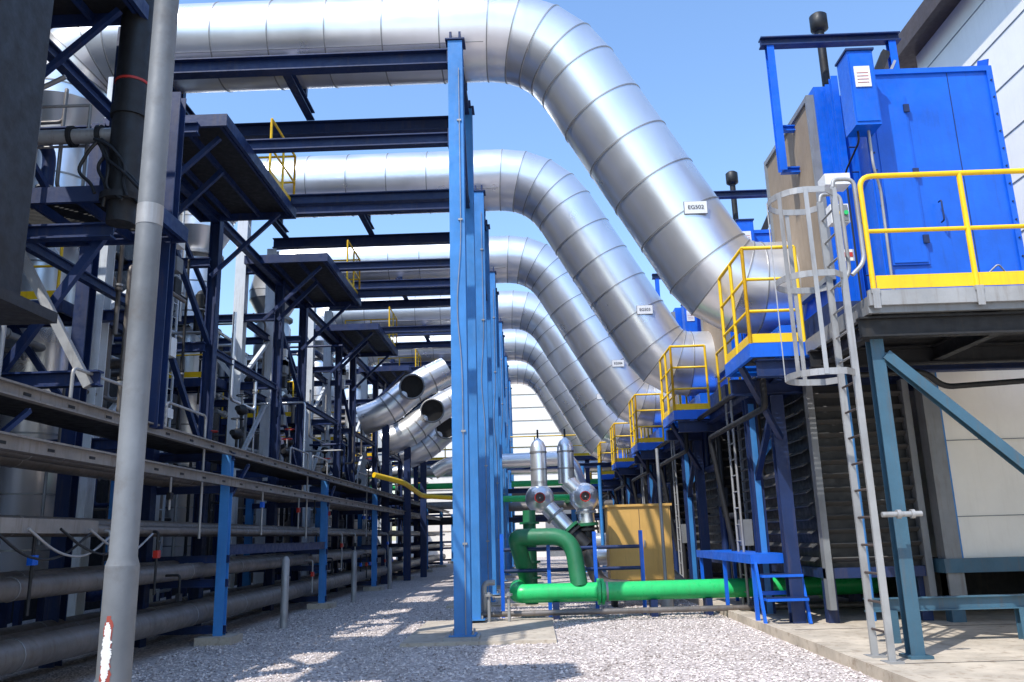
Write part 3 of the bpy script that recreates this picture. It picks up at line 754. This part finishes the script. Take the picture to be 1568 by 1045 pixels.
b = B('far_pipe_bridge')
for i, (z, m_, r) in enumerate(((5.0, 'alu', .32), (4.2, 'green', .16), (3.7, 'mid', .14), (3.2, 'galv', .2), (2.4, 'dark', .2))):
    b.tube(rp([(-9, 44+i*.2, z), (5, 44+i*.2, z)], .2), r, m_, 16)
for x in (-6, -1.5, 3): b.hb((x, 43.6, 0), (x, 43.6, 5.4), .22, .22, 'dblue', (0, 1, 0))
b.grating(-6, 5, 43.3, 44.6, 5.5); b.rail([(-6, 43.4, 5.5), (5, 43.4, 5.5)], 1.1, 'yellow', .03, 1.5)
b.tube(rp([(-4.9, 26, 3.5), (-4.1, 27, 3.3), (-3.9, 30, 3.0), (-1.3, 33, 2.9)], .5), .085, 'yellow', 12)
b.tube(rp([(-3, 32, 2.9), (1.5, 32, 2.9), (1.5, 40, 2.9)], .5), .12, 'green', 12)
b.tube(rp([(-3.6, 31, 3.9), (-3.1, 31, 4.2), (1.5, 31, 4.3), (1.9, 31, 3.0)], .5), .27, 'alu', 16)
b.finish()
b = B('far_steel_frame')
for x in (-3.2, 1.8, 4.5):
    b.hb((x, 36, 0), (x, 36, 4.4), .2, .2, 'blue', (0, 1, 0))
for z in (4.4, 3.4, 2.2): b.hb((-3.2, 36, z), (4.5, 36, z), .15, .2, 'dblue', (0, 0, 1))
b.tube([(-3, 35.5, 1.2), (4, 35.5, 1.2)], .35, 'alu', 20); b.tube([(-3, 35.2, 2.7), (3.4, 35.2, 2.7)], .18, 'mid', 16)
for x in (2.2, 2.9): b.tube([(x, 35, 0), (x, 35, 4.3)], .08, 'blue', 10)
b.finish()

# ---------------------------------------------------------------- light
el = math.radians(53); hx, hy = -0.64, -0.77; hl = math.hypot(hx, hy); hx /= hl; hy /= hl
dvec = V((-hx*math.cos(el), -hy*math.cos(el), -math.sin(el)))
L = bpy.data.lights.new('sun', 'SUN'); L.energy = 5.0; L.angle = math.radians(0.5); L.color = (1, .97, .92)
lo_ = bpy.data.objects.new('sun', L); sc.collection.objects.link(lo_); lo_.rotation_euler = dvec.to_track_quat('-Z', 'Y').to_euler()
w = bpy.data.worlds.new('World'); sc.world = w; w.use_nodes = True
nt = w.node_tree; bg = nt.nodes['Background']
sk = nt.nodes.new('ShaderNodeTexSky'); sk.sky_type = 'NISHITA'; sk.sun_disc = False
sk.sun_elevation = el; sk.sun_rotation = math.atan2(hx, hy); sk.dust_density = 0.7; sk.air_density = 1.5; sk.ozone_density = 2.5
gain = nt.nodes.new('ShaderNodeVectorMath'); gain.operation = 'MULTIPLY'; gain.inputs[1].default_value = (1.3, 1.5, 1.8)
nt.links.new(sk.outputs[0], gain.inputs[0]); nt.links.new(gain.outputs[0], bg.inputs[0]); bg.inputs[1].default_value = 0.15

# ---------------------------------------------------------------- camera
f = 1262.0
dY = V((31, -298.5, -f)).normalized(); dZ = V((-152, 5322, -f)).normalized()
dX = dY.cross(dZ).normalized(); dZ = dX.cross(dY).normalized()
Rw = Matrix((dX, dY, dZ))
cam = bpy.data.cameras.new('camera'); cam.sensor_width = 36; cam.lens = 36*f/1568; cam.clip_end = 3000; cam.clip_start = 0.05
co = bpy.data.objects.new('camera', cam); sc.collection.objects.link(co)
co.matrix_world = Matrix.Translation((0, 0, 1.5)) @ Rw.to_4x4()
sc.camera = co
sc.view_settings.view_transform = 'Standard'; sc.view_settings.look = 'None'; sc.view_settings.exposure = 0
